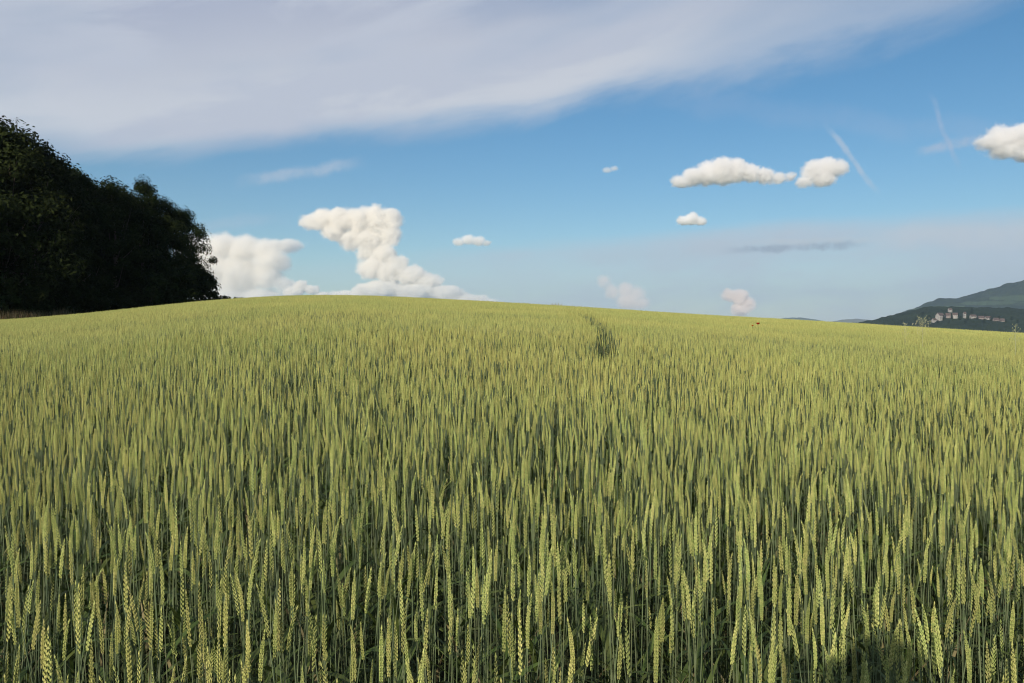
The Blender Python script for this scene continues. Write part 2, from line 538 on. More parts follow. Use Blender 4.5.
def cloud(blobs, dist, label, dens, colr=(1, 1, 1), flat=None, seed=0, rough=.55, soft=.12, res=96, depth=1.0, fine=1.0, group=None, bub=.30):
    """blobs: (px, py, rx, ry) puffs in pixel sizes at that distance; their union, eroded by billowing noise, fills a voxel volume"""
    k = dist / FPX
    b_ = [(b + (b[2],) if len(b) == 3 else b) for b in blobs]
    avg = sum((b[2] + b[3]) / 2 for b in b_) / len(b_)
    mg_ = avg * .9
    x0, x1 = min(b[0] - b[2] for b in b_) - mg_, max(b[0] + b[2] for b in b_) + mg_
    y0, y1 = min(b[1] - b[3] for b in b_) - mg_, max(b[1] + b[3] for b in b_) + mg_
    cx, cy = (x0 + x1) / 2, (y0 + y1) / 2
    dy = max(max(b[2], b[3]) for b in b_) * 1.5 * depth
    c0 = Vector(((cx - 512) * k, dist, EYE + (341.5 - cy) * k))
    o = add_obj('cloud', bpy.data.volumes.new('cloud'))
    o.location = c0
    ng = bpy.data.node_groups.new('cloud_billows', 'GeometryNodeTree')
    ng.interface.new_socket('Geometry', in_out='INPUT', socket_type='NodeSocketGeometry')
    ng.interface.new_socket('Geometry', in_out='OUTPUT', socket_type='NodeSocketGeometry')
    nd, lk = ng.nodes.new, ng.links.new

    def M(op, a, b=0.0):
        q_ = nd('ShaderNodeMath'); q_.operation = op
        for i_, v_ in enumerate((a, b)):
            if isinstance(v_, bpy.types.NodeSocket): lk(v_, q_.inputs[i_])
            else: q_.inputs[i_].default_value = v_
        return q_.outputs[0]

    def VM(op, a, b):
        q_ = nd('ShaderNodeVectorMath'); q_.operation = op
        lk(a, q_.inputs[0])
        if isinstance(b, bpy.types.NodeSocket): lk(b, q_.inputs[1])
        else: q_.inputs[1].default_value = b
        return q_
    P = nd('GeometryNodeInputPosition').outputs[0]
    P = VM('SCALE', P, (0, 0, 0)); P.inputs['Scale'].default_value = 1 / k; P = P.outputs[0]     # in pixel units
    def NZ(scale, detail, rgh, vec, off):
        q_ = nd('ShaderNodeTexNoise'); q_.noise_dimensions = '3D'
        lk(VM('ADD', vec, (off, off * .7, off * 1.3)).outputs[0], q_.inputs['Vector'])
        q_.inputs['Scale'].default_value = scale; q_.inputs['Detail'].default_value = detail; q_.inputs['Roughness'].default_value = rgh
        return q_
    wob = NZ(.55 / avg, 2, .5, P, seed * 3.1)
    wv = VM('SUBTRACT', wob.outputs['Color'], (.5, .5, .5))
    wv2 = VM('SCALE', wv.outputs[0], (0, 0, 0)); wv2.inputs['Scale'].default_value = avg * .9
    PW = VM('ADD', P, wv2.outputs[0]).outputs[0]
    best = None
    for bx, by, rx, ry in b_:
        d_ = VM('SUBTRACT', PW, (bx - cx, 0, cy - by)).outputs[0]
        d_ = VM('DIVIDE', d_, (rx, max(rx, ry) * depth, ry)).outputs[0]
        ln = VM('LENGTH', d_, (0, 0, 0)).outputs['Value']
        f_ = M('SUBTRACT', 1.0, ln)
        f_ = M('MULTIPLY', f_, (rx + ry) / 2 / avg)
        best = f_ if best is None else M('SMOOTH_MAX', best, f_)
        if best is not f_: best.node.inputs[2].default_value = .25
    n1_ = NZ(1.9 / avg * fine, 8, .72, P, seed * 7.7).outputs[0]
    vo = nd('ShaderNodeTexVoronoi'); vo.feature = 'SMOOTH_F1'; vo.inputs['Scale'].default_value = 1.6 / avg * fine
    vo.inputs['Smoothness'].default_value = .3; vo.inputs['Detail'].default_value = 2.0; vo.inputs['Roughness'].default_value = .5
    lk(PW, vo.inputs['Vector'])
    f_ = M('ADD', M('ADD', best, .10), M('MULTIPLY', M('SUBTRACT', n1_, .5), rough * 1.9))
    f_ = M('SUBTRACT', f_, M('MULTIPLY', M('SUBTRACT', vo.outputs['Distance'], .35), rough * bub))
    if flat is not None:
        zz = nd('ShaderNodeSeparateXYZ'); lk(P, zz.inputs[0])
        dz = M('MULTIPLY', M('MINIMUM', M('SUBTRACT', zz.outputs[2], cy - flat), 0.0), 4.0 / avg)
        f_ = M('ADD', f_, dz)
    mr = nd('ShaderNodeMapRange'); lk(f_, mr.inputs[0]); mr.inputs[1].default_value = 0.0; mr.inputs[2].default_value = soft
    vc = nd('GeometryNodeVolumeCube')
    lk(mr.outputs[0], vc.inputs['Density'])
    hx, hz = (x1 - x0) / 2 * k, (y1 - y0) / 2 * k
    hy = dy * k
    vc.inputs['Min'].default_value = (-hx, -hy, -hz); vc.inputs['Max'].default_value = (hx, hy, hz)
    mx_ = max(hx, hy, hz)
    for nm_, h_ in (('X', hx), ('Y', hy), ('Z', hz)):
        vc.inputs['Resolution ' + nm_].default_value = max(16, int(res * h_ / mx_ * 1.0))
    sm_ = nd('GeometryNodeSetMaterial')
    sm_.inputs['Material'].default_value = cloud_mat('cloud_vapour', dens / (avg * k), colr)
    go_ = nd('NodeGroupOutput')
    lk(vc.outputs[0], sm_.inputs[0]); lk(sm_.outputs[0], go_.inputs[0])
    o.modifiers.new('billows', 'NODES').node_group = ng
    tag(o, label, 'cloud', group or 'clouds low in the sky')
    return o


if 'clouds' not in SKIP:
    WARM = (1.0, .985, .955)
    PINK = (1, .95, .92)
    GREY = (.975, .97, .97)
    cloud([(308, 222, 12, 9), (322, 221, 15, 12), (340, 220, 16, 14), (358, 220, 16, 14), (376, 219, 15, 13), (392, 219, 12, 13),
           (334, 232, 14, 9), (352, 238, 14, 12), (370, 238, 16, 14), (388, 236, 14, 14), (366, 252, 12, 9), (384, 255, 16, 12), (398, 262, 12, 9),
           (372, 268, 16, 11), (392, 272, 18, 12), (412, 276, 17, 11), (430, 281, 15, 10), (380, 290, 30, 10),
           (415, 292, 28, 10), (444, 294, 22, 9), (468, 300, 22, 7), (488, 304, 18, 5), (350, 296, 24, 6)],
          26000, 'big white towering cloud with an overhanging left shoulder above the crest of the field', 4.6, seed=3, colr=WARM,
          res=200, rough=.74, soft=.32, depth=.9)
    cloud([(196, 252, 22, 20), (220, 248, 22, 16), (244, 250, 20, 16), (266, 252, 18, 13), (284, 246, 22, 6), (272, 262, 22, 12), (205, 275, 28, 24), (238, 276, 26, 22),
           (266, 274, 20, 18), (286, 284, 14, 9), (225, 300, 30, 16), (262, 300, 26, 12)],
          30000, 'broad soft white cloud bank low behind the right edge of the wood', 4.0, seed=5, colr=WARM, res=130, rough=.55, soft=.45)
    cloud([(292, 293, 10, 6), (300, 287, 8, 7), (312, 290, 8, 5), (324, 297, 9, 5)], 28000,
          'small low white cloud tuft between the cloud bank and the towering cloud', 5.0, seed=8, colr=WARM, res=64, soft=.3)
    cloud([(680, 182, 11, 7), (694, 177, 13, 10), (708, 174, 14, 13), (722, 171, 15, 15), (736, 171, 14, 13), (750, 174, 13, 10), (764, 176, 12, 9),
           (778, 177, 10, 6), (790, 177, 7, 4)],
          9000, 'long flat-based white cumulus cloud, widest of the pair right of the middle of the sky', 5.5, seed=11, flat=187, res=210, soft=.55, colr=GREY, fine=1.55,
          rough=.75)
    cloud([(804, 181, 9, 8), (814, 171, 14, 12), (828, 169, 14, 12), (840, 168, 10, 9), (822, 179, 14, 9)],
          9200, 'rounded white cumulus cloud close beside the right end of the long one', 5.0, seed=12, flat=188, res=130, soft=.55, colr=GREY, fine=1.55, rough=.75)
    cloud([(684, 221, 7, 5), (692, 219, 8, 7), (700, 221, 7, 5)], 10500,
          'small white cumulus puff under the left part of the long cumulus', 5.0, seed=13, flat=225, res=80, soft=.45, fine=1.3, rough=.65)
    cloud([(986, 143, 12, 9), (1000, 139, 17, 14), (1020, 138, 19, 15), (1042, 144, 20, 18), (1064, 148, 16, 14), (1006, 151, 16, 9), (1030, 156, 18, 9)],
          7500, 'grey-bottomed white cumulus cloud at the right end of the sky', 5.5, seed=14, flat=159, res=150, soft=.6, colr=GREY, fine=1.55, rough=.75)
    cloud([(459, 242, 7, 4), (468, 240, 8, 5), (478, 241, 8, 5), (487, 243, 6, 3)], 14000,
          'little flat white cloud right above the slope of the towering cloud', 2.2, seed=15, flat=246, res=64, soft=.6, rough=.4)
    cloud([(607, 170, 6, 3), (614, 168.5, 5, 3)], 11000, 'tiny faint wisp-like white cloud in the open blue', .7, seed=16, res=48, soft=.7, rough=.5)
    cloud([(604, 282, 8, 7), (612, 292, 9, 9), (626, 290, 11, 10), (637, 293, 9, 9), (628, 301, 14, 10), (640, 303, 10, 8)], 33000,
          'faint pinkish cloud tower low over the middle of the crest', 1.3, seed=17, colr=PINK, res=80, soft=.6)
    cloud([(729, 295, 8, 7), (740, 297, 11, 9), (748, 303, 9, 8), (740, 309, 10, 8)], 32000,
          'small pinkish-white puffy cloud low above the poppy', 4.0, seed=18, colr=PINK, res=80, soft=.4)


# ------------------------------------------------------------------ the wood
bark = plain('bark', (.05, .038, .026), .9, (.03, .024, .018), 3.0, bump=.6)
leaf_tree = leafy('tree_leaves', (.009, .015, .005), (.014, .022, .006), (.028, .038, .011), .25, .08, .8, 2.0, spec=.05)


def tube(path, radii, sides, verts, faces):
    base = len(verts)
    for i, (p, r_) in enumerate(zip(path, radii)):
        t_ = (path[min(i + 1, len(path) - 1)] - path[max(i - 1, 0)]).normalized()
        ax_ = t_.cross(Vector((1, 0, 0)) if abs(t_.x) < .8 else Vector((0, 1, 0))).normalized()
        bx_ = t_.cross(ax_)
        for s in range(sides):
            a = 2 * math.pi * s / sides
            verts.append(p + ax_ * (r_ * math.cos(a)) + bx_ * (r_ * math.sin(a)))
    for i in range(len(path) - 1):
        for s in range(sides):
            a, b = base + i * sides + s, base + i * sides + (s + 1) % sides
            faces.append((a, b, b + sides, a + sides))


def crown_mesh(rs, hgt, rad, lo, nclump, nleaf, size, squash=1.0):
    """clumps of leaf-sized faces through the volume of the crown"""
    V, Fc = [], []
    clumps = []
    for _ in range(nclump):
        while True:
            t_ = rs.random()
            z = lo + (hgt - lo) * t_
            prof = rad * (math.sin(math.pi * min(1, (t_ * .86 + .14))) ** .55) * (1.0 if t_ < .6 else 1 - .35 * (t_ - .6))
            rr_ = prof * math.sqrt(rs.uniform(.15, 1.0)) * rs.uniform(.8, 1.0)
            a = rs.uniform(0, 2 * math.pi)
            break
        clumps.append((Vector((rr_ * math.cos(a), rr_ * math.sin(a), z)), rs.uniform(.55, 1.25) * (rad / 4.2)))
    for c, cr in clumps:
        out = Vector((c.x, c.y, (c.z - hgt * .5) * .6)).normalized()
        for _ in range(nleaf):
            d_ = Vector((rs.gauss(0, 1), rs.gauss(0, 1), rs.gauss(0, .75)))
            d_ = d_.normalized() * cr * (rs.random() ** .45)
            p = c + d_
            nrm = (d_.normalized() * .7 + out * .3 + Vector((rs.gauss(0, .5), rs.gauss(0, .5), rs.gauss(.4, .5)))).normalized()
            t1 = nrm.orthogonal().normalized()
            t1 = Matrix.Rotation(rs.uniform(0, 6.28), 3, nrm) @ t1
            t2 = nrm.cross(t1)
            L_, W_ = size * rs.uniform(.7, 1.35), size * rs.uniform(.35, .6)
            b = len(V)
            V += [p - t1 * L_ * .5, p + t2 * W_ * .5 + nrm * size * .06, p + t1 * L_ * .5, p - t2 * W_ * .5 + nrm * size * .06]
            Fc.append((b, b + 1, b + 2, b + 3))
    return mesh_from('crown', V, Fc, leaf_tree), clumps


def trunk_mesh(rs, hgt, clumps, r0):
    V, Fc = [], []
    path, rad_ = [], []
    x = y = 0
    for i in range(8):
        t_ = i / 7
        path.append(Vector((x, y, t_ * hgt * .85)))
        rad_.append(r0 * (1 - .85 * t_) * (1.35 if i == 0 else 1))
        x += rs.gauss(0, .12); y += rs.gauss(0, .12)
    tube(path, rad_, 8, V, Fc)
    for c, cr in rs.sample(clumps, min(22, len(clumps))):
        z0 = min(c.z * .75, hgt * .8) * rs.uniform(.6, 1)
        i = min(6, int(z0 / (hgt * .85) * 7))
        s = path[i].lerp(path[i + 1], .5)
        mid = s.lerp(c, .5) + Vector((0, 0, -.3))
        tube([s, mid, c], [r0 * .28, r0 * .16, r0 * .05], 5, V, Fc)
    return mesh_from('trunk', V, Fc, bark, smooth=True)


if 'wood' not in SKIP:
    rs = random.Random(21)
    kinds = []
    for hgt, rad, lo, nc, nl in ((14, 4.4, .5, 95, 190), (14, 3.9, .4, 90, 190), (14, 4.8, .5, 105, 190), (14, 3.4, .5, 80, 190)):
        cm, cl = crown_mesh(rs, hgt, rad, lo, nc, nl, .32)
        kinds.append((cm, trunk_mesh(rs, hgt, cl, .24)))
    top_px = [(-400, 105), (-60, 110), (0, 120), (22, 124), (40, 146), (60, 152), (85, 170), (110, 178), (130, 186), (147, 179), (165, 196),
              (182, 206), (190, 214), (206, 240)]
    looks = {
        0: 'tall dark broadleaf tree at the left end of the wood, its top the highest',
        1: 'dark tree in the wood edge, next right of the tallest one',
    }
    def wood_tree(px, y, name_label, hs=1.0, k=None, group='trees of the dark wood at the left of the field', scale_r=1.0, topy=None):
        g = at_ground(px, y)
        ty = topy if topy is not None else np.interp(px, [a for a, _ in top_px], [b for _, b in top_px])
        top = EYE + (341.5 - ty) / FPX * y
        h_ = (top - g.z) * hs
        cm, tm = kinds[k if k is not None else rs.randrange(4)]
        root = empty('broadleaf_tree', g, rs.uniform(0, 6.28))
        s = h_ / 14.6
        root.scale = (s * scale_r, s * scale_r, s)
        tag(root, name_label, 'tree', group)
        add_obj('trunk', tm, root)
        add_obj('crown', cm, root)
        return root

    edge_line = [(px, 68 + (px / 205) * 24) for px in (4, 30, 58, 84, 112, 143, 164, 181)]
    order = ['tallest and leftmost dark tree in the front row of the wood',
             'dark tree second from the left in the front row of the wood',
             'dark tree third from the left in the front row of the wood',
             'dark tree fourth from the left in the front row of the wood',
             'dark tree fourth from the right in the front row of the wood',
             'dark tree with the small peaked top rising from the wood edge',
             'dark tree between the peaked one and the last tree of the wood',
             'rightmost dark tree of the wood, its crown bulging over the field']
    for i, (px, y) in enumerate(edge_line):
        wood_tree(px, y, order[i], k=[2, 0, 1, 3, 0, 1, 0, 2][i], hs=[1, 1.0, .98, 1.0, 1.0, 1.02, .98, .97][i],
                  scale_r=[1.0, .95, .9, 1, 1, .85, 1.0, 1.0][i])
    # deeper rows of the wood; seen only as mass between the front trees
    for row in (1, 2, 3, 4):
        for j in range(9):
            px = -70 + j * 27 + rs.uniform(-5, 5) - row * 3
            y = 68 + max(px, -60) / 205 * 24 + row * 5.5 + rs.uniform(-1.5, 1.5)
            if px > 186 - row * 4: continue
            wood_tree(px, y, 'dark tree standing deep in the wood behind the front row', hs=rs.uniform(.84, .97), group='trees deep in the wood')
    # the wood goes on towards the viewer outside the picture and shades the edge
    for row in range(5):
        for j in range(9):
            y = 65 - j * 4.2 + rs.uniform(-1, 1)
            x = -44.0 - row * 5.0 - j * 1.0
            px = x / y * FPX + 512
            if px > -40 - 4.5 / y * FPX * .6: continue
            wood_tree(px, y, 'dark tree of the wood on the near side, beyond the left of the view', hs=rs.uniform(.8, 1),
                      group='trees of the wood beyond the left of the view', topy=100)
    # shrubs filling the foot of the wood
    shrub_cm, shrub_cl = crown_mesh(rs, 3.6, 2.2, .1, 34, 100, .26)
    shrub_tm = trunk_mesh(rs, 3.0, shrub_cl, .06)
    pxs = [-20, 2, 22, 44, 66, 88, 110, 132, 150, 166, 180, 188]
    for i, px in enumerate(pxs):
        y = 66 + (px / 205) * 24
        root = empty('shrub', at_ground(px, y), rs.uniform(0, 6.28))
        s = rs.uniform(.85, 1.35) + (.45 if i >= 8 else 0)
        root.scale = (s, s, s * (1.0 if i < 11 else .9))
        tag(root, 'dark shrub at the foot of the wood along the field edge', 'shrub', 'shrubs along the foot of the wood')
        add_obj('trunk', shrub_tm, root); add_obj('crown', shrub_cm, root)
    for i, (px, ty, y, lab) in enumerate(((212, 292, 100, 'low dark bush right under the overhanging end of the wood'),
                                          (224, 294.5, 108, 'middle low bush in the thin dark line trailing right from the wood'),
                                          (238, 296, 116, 'last and lowest bush at the right end of the dark line from the wood'))):
        root = empty('bush', at_ground(px, y), i)
        top = EYE + (341.5 - ty) / FPX * y
        h_ = top - root.location.z
        root.scale = (h_ / 3.8, h_ / 3.8, h_ / 3.8)
        tag(root, lab, 'bush', 'bushes beyond the crest')
        add_obj('trunk', shrub_tm, root); add_obj('crown', shrub_cm, root)


if 'wood' not in SKIP and 'hills' not in SKIP:
    rv = random.Random(3)
    spots = [(929, 319), (932, 322), (944, 320), (946, 317), (952, 319), (958, 316), (960, 320), (968, 320), (977, 320), (985, 318), (991, 321),
             (999, 320), (1006, 322), (938, 323), (966, 323), (984, 323), (916, 321), (923, 316), (972, 313), (1012, 320), (1018, 323), (949, 323)]
    for px, py in spots:
        loc = on_spur(px, py)
        if loc is None: continue
        root = empty('broadleaf_tree', loc, rv.uniform(0, 6.28))
        s_ = rv.uniform(.5, .95)
        root.scale = (s_ * 1.2, s_ * 1.2, s_)
        tag(root, 'dark tree among the houses of the distant village', 'tree', 'trees of the distant village')
        cm, tm = kinds[rv.randrange(4)]
        add_obj('trunk', tm, root); add_obj('crown', cm, root)


# ------------------------------------------------------------------ wheat
ear_m = leafy('wheat_ear', (.375, .382, .114), (.28, .33, .10), (.53, .51, .19), .35, .12, .62, 90.0, spec=.15)
stem_m = leafy('wheat_stem', (.095, .135, .072), (.11, .145, .068), (.17, .20, .11), .5, .06, .5, 30.0, spec=.3)
leaf_m = leafy('wheat_leaf', (.046, .080, .018), (.062, .094, .022), (.11, .14, .038), .6, .25, .5, 25.0, spec=.3)
dry_m = leafy('dry_leaf', (.20, .18, .08), (.25, .22, .11), (.14, .12, .06), .6, .15, .8, 25.0, spec=.1)
WMATS = [stem_m, ear_m, leaf_m, dry_m]


class Geo:
    cur = 0.0                      # random number of the stalk being built, kept with its faces

    def __init__(self): self.v, self.f, self.m, self.t = [], [], [], []

    def add(self, v, f, m_):
        b = len(self.v)
        self.v += v
        self.f += [tuple(i + b for i in q) for q in f]
        self.m += [m_] * len(f)
        self.t += [Geo.cur] * len(f)

    def mesh(self, name, mats, smooth=False):
        return mesh_from(name, self.v, self.f, mats, self.m, smooth, self.t)


def stalk_path(rs, h, lean, nod, nseg):
    """stem centre line from the root to the base of the ear, then the ear's axis"""
    a = rs.uniform(0, 2 * math.pi)
    la = Vector((math.cos(a), math.sin(a), 0))
    pts = []
    for i in range(nseg + 1):
        t_ = i / nseg
        pts.append(la * (lean * h * t_ ** 1.8) + Vector((0, 0, h * t_)))
    tan = (pts[-1] - pts[-2]).normalized()
    b = rs.uniform(0, 6.28)
    nodv = Vector((math.cos(b), math.sin(b), 0)) * nod
    return pts, tan, nodv


def put_stem(G, pts, r0, sides, m_=0):
    v, f = [], []
    tube(pts, [r0 * (1.25 - .5 * i / (len(pts) - 1)) for i in range(len(pts))], sides, v, f)
    G.add(v, f, m_)


def diamond(base, tip, wv, tv):
    mid = base.lerp(tip, .42)
    return [base, mid + wv, mid + tv, mid - wv, mid - tv, tip], \
           [(0, 2, 1), (0, 3, 2), (0, 4, 3), (0, 1, 4), (1, 2, 5), (2, 3, 5), (3, 4, 5), (4, 1, 5)]


def put_ear(G, p, tan, nodv, L, lod, rs, m_=1, w=1.0):
    side0 = tan.cross(Vector((rs.uniform(-1, 1), rs.uniform(-1, 1), .1))).normalized()
    nsp = {0: 20, 1: 11, 2: 4}[lod]
    cur, t_ = p.copy(), tan.copy()
    axis = []
    for i in range(nsp + 1):
        axis.append((cur.copy(), t_.copy()))
        cur = cur + t_ * (L / nsp)
        t_ = (t_ + nodv * (1.0 / nsp)).normalized()
    if lod == 2:
        V, Fc = [], []
        prof = [.45, 1.0, .95, .8, .2]
        pts_ = [a[0] for a in axis]
        tube(pts_, [.0037 * w * q_ for q_ in prof], 4, V, Fc)
        G.add(V, Fc, m_)
        return
    for i in range(nsp):
        c, tn = axis[i]
        f_ = i / (nsp - 1)
        sz = (0.72 + .5 * math.sin(math.pi * min(1, f_ * .8 + .18))) * (1 - .35 * max(0, f_ - .75) / .25) * w
        side = (side0 - tn * side0.dot(tn)).normalized()
        dep = tn.cross(side)
        s = 1 if i % 2 else -1
        if lod == 0:
            for q_, (da, so) in enumerate(((0, .0028), (1, .0016), (-1, .0016))):
                b = c + side * (s * so * .55 * sz) + dep * (da * .0020 * sz) + tn * (.0012 * (q_ == 0))
                d_ = (tn + side * (s * (.27 if q_ == 0 else .17)) + dep * (da * .22)).normalized()
                Lf = .0112 * sz * rs.uniform(.9, 1.12)
                wv = dep.cross(d_).normalized() * (.00165 * sz)
                tv = d_.cross(wv).normalized() * (.0018 * sz)
                G.add(*diamond(b, b + d_ * Lf, wv, tv), m_)
                if q_ == 0 and rs.random() < (.25 + .6 * f_):
                    tp = b + d_ * Lf
                    e_ = tp + (tn + side * s * .2) * rs.uniform(.002, .006) * (1 + f_)
                    G.add([tp - dep * .0003, tp + dep * .0003, e_], [(0, 1, 2)], m_)
        else:
            b = c + side * (s * .0016 * sz)
            d_ = (tn + side * (s * .20)).normalized()
            wv = side * (.0023 * sz); tv = dep * (.0032 * sz)
            G.add(*diamond(b, b + d_ * .0165 * sz, wv, tv), m_)
    if lod == 0:
        c, tn = axis[-1]
        side = (side0 - tn * side0.dot(tn)).normalized()
        G.add(*diamond(c - tn * .002, c + tn * .010, side * .0018, tn.cross(side) * .0018), m_)


def put_leaf(G, p, az_, up, L, w, droop, seg, rs, m_=2):
    d_ = Vector((math.cos(az_) * math.cos(up), math.sin(az_) * math.cos(up), math.sin(up)))
    side = Vector((-math.sin(az_), math.cos(az_), 0))
    tw = rs.uniform(-.5, .5)
    V = []
    c = p.copy()
    for i in range(seg + 1):
        t_ = i / seg
        ww = w * (.55 + .9 * math.sin(math.pi * (t_ * .8 + .12))) * (1 - t_ ** 3) + .0004
        q_ = Matrix.Rotation(tw * t_ * 2.2, 3, d_) @ side
        V += [c - q_ * ww * .5, c + q_ * ww * .5]
        c = c + d_ * (L / seg)
        d_ = (d_ + Vector((0, 0, -droop / seg))).normalized()
    Fc = [(2 * i, 2 * i + 1, 2 * i + 3, 2 * i + 2) for i in range(seg)]
    G.add(V, Fc, m_)


def on_path(pts, f_):
    x = f_ * (len(pts) - 1)
    i = min(int(x), len(pts) - 2)
    return pts[i].lerp(pts[i + 1], x - i)


EARLEN = .085


def stalk_parts(rs, lod):
    """geometry of one stalk: stem, ear, leaves (each its own Geo)"""
    Geo.cur = rs.random()
    h = WHEAT_TOP - .075 + rs.gauss(0, .026)
    lean = abs(rs.gauss(0, .040))
    pts, tan, nodv = stalk_path(rs, h, lean, abs(rs.gauss(0, .17)), {0: 7, 1: 4, 2: 2}[lod])
    S, E = Geo(), Geo()
    put_stem(S, pts, .00125, {0: 5, 1: 3, 2: 3}[lod])
    L = EARLEN * rs.uniform(.82, 1.18)
    put_ear(E, pts[-1], tan, nodv, L, lod, rs, w=rs.uniform(.52, .72))
    leaves = []
    nl = {0: 3, 1: 2, 2: 1}[lod]
    a = rs.uniform(0, 6.28)
    for i in range(nl):
        if i == 0 and rs.random() < .15: continue
        f_ = [.74, .54, .32][i] + rs.uniform(-.07, .07)
        G_ = Geo()
        a += rs.uniform(2.2, 4.0)
        dry = rs.random() < ([.01, .03, .16][i])
        put_leaf(G_, on_path(pts, f_), a, rs.uniform(.75, 1.2), rs.uniform(.14, .24), rs.uniform(.006, .012),
                 rs.uniform(.6, 2.2), {0: 7, 1: 4, 2: 3}[lod], rs, 3 if dry else 2)
        leaves.append(G_)
    return S, E, leaves


def merged(geos):
    G_ = Geo()
    for g_ in geos:
        b = len(G_.v)
        G_.v += g_.v; G_.f += [tuple(i + b for i in q_) for q_ in g_.f]; G_.m += g_.m; G_.t += g_.t
    return G_


def height_factor(x, y):
    """the crop is not even: longer and shorter patches"""
    return 1 + .030 * (mnoise.noise(Vector((x * .8, y * .8, 0)))) + .03 * mnoise.noise(Vector((x * .18, y * .18, 5)))


# the worn wheel track that shows as a dark bent gap
TRACK = [Vector(at_ground(px, y)[:2]) for px, y in ((603, 7.6), (606, 9.2), (607, 11.0), (604, 13.5), (597, 17.0), (586, 22.0), (574, 30.0))]
TWID = [.05, .13, .15, .16, .19, .22, .22]


def in_track(x, y, extra=0.0):
    if not 7.9 - extra < y < 30 + extra or (not extra and math.sin(x * 91.7 + y * 57.1) > .93): return False
    p = Vector((x, y))
    for i in range(len(TRACK) - 1):
        a, b = TRACK[i], TRACK[i + 1]
        t_ = max(0, min(1, (p - a).dot(b - a) / (b - a).length_squared))
        if (p - a.lerp(b, t_)).length < TWID[i] * (1 - t_) + TWID[i + 1] * t_ + extra:
            return True
    return False


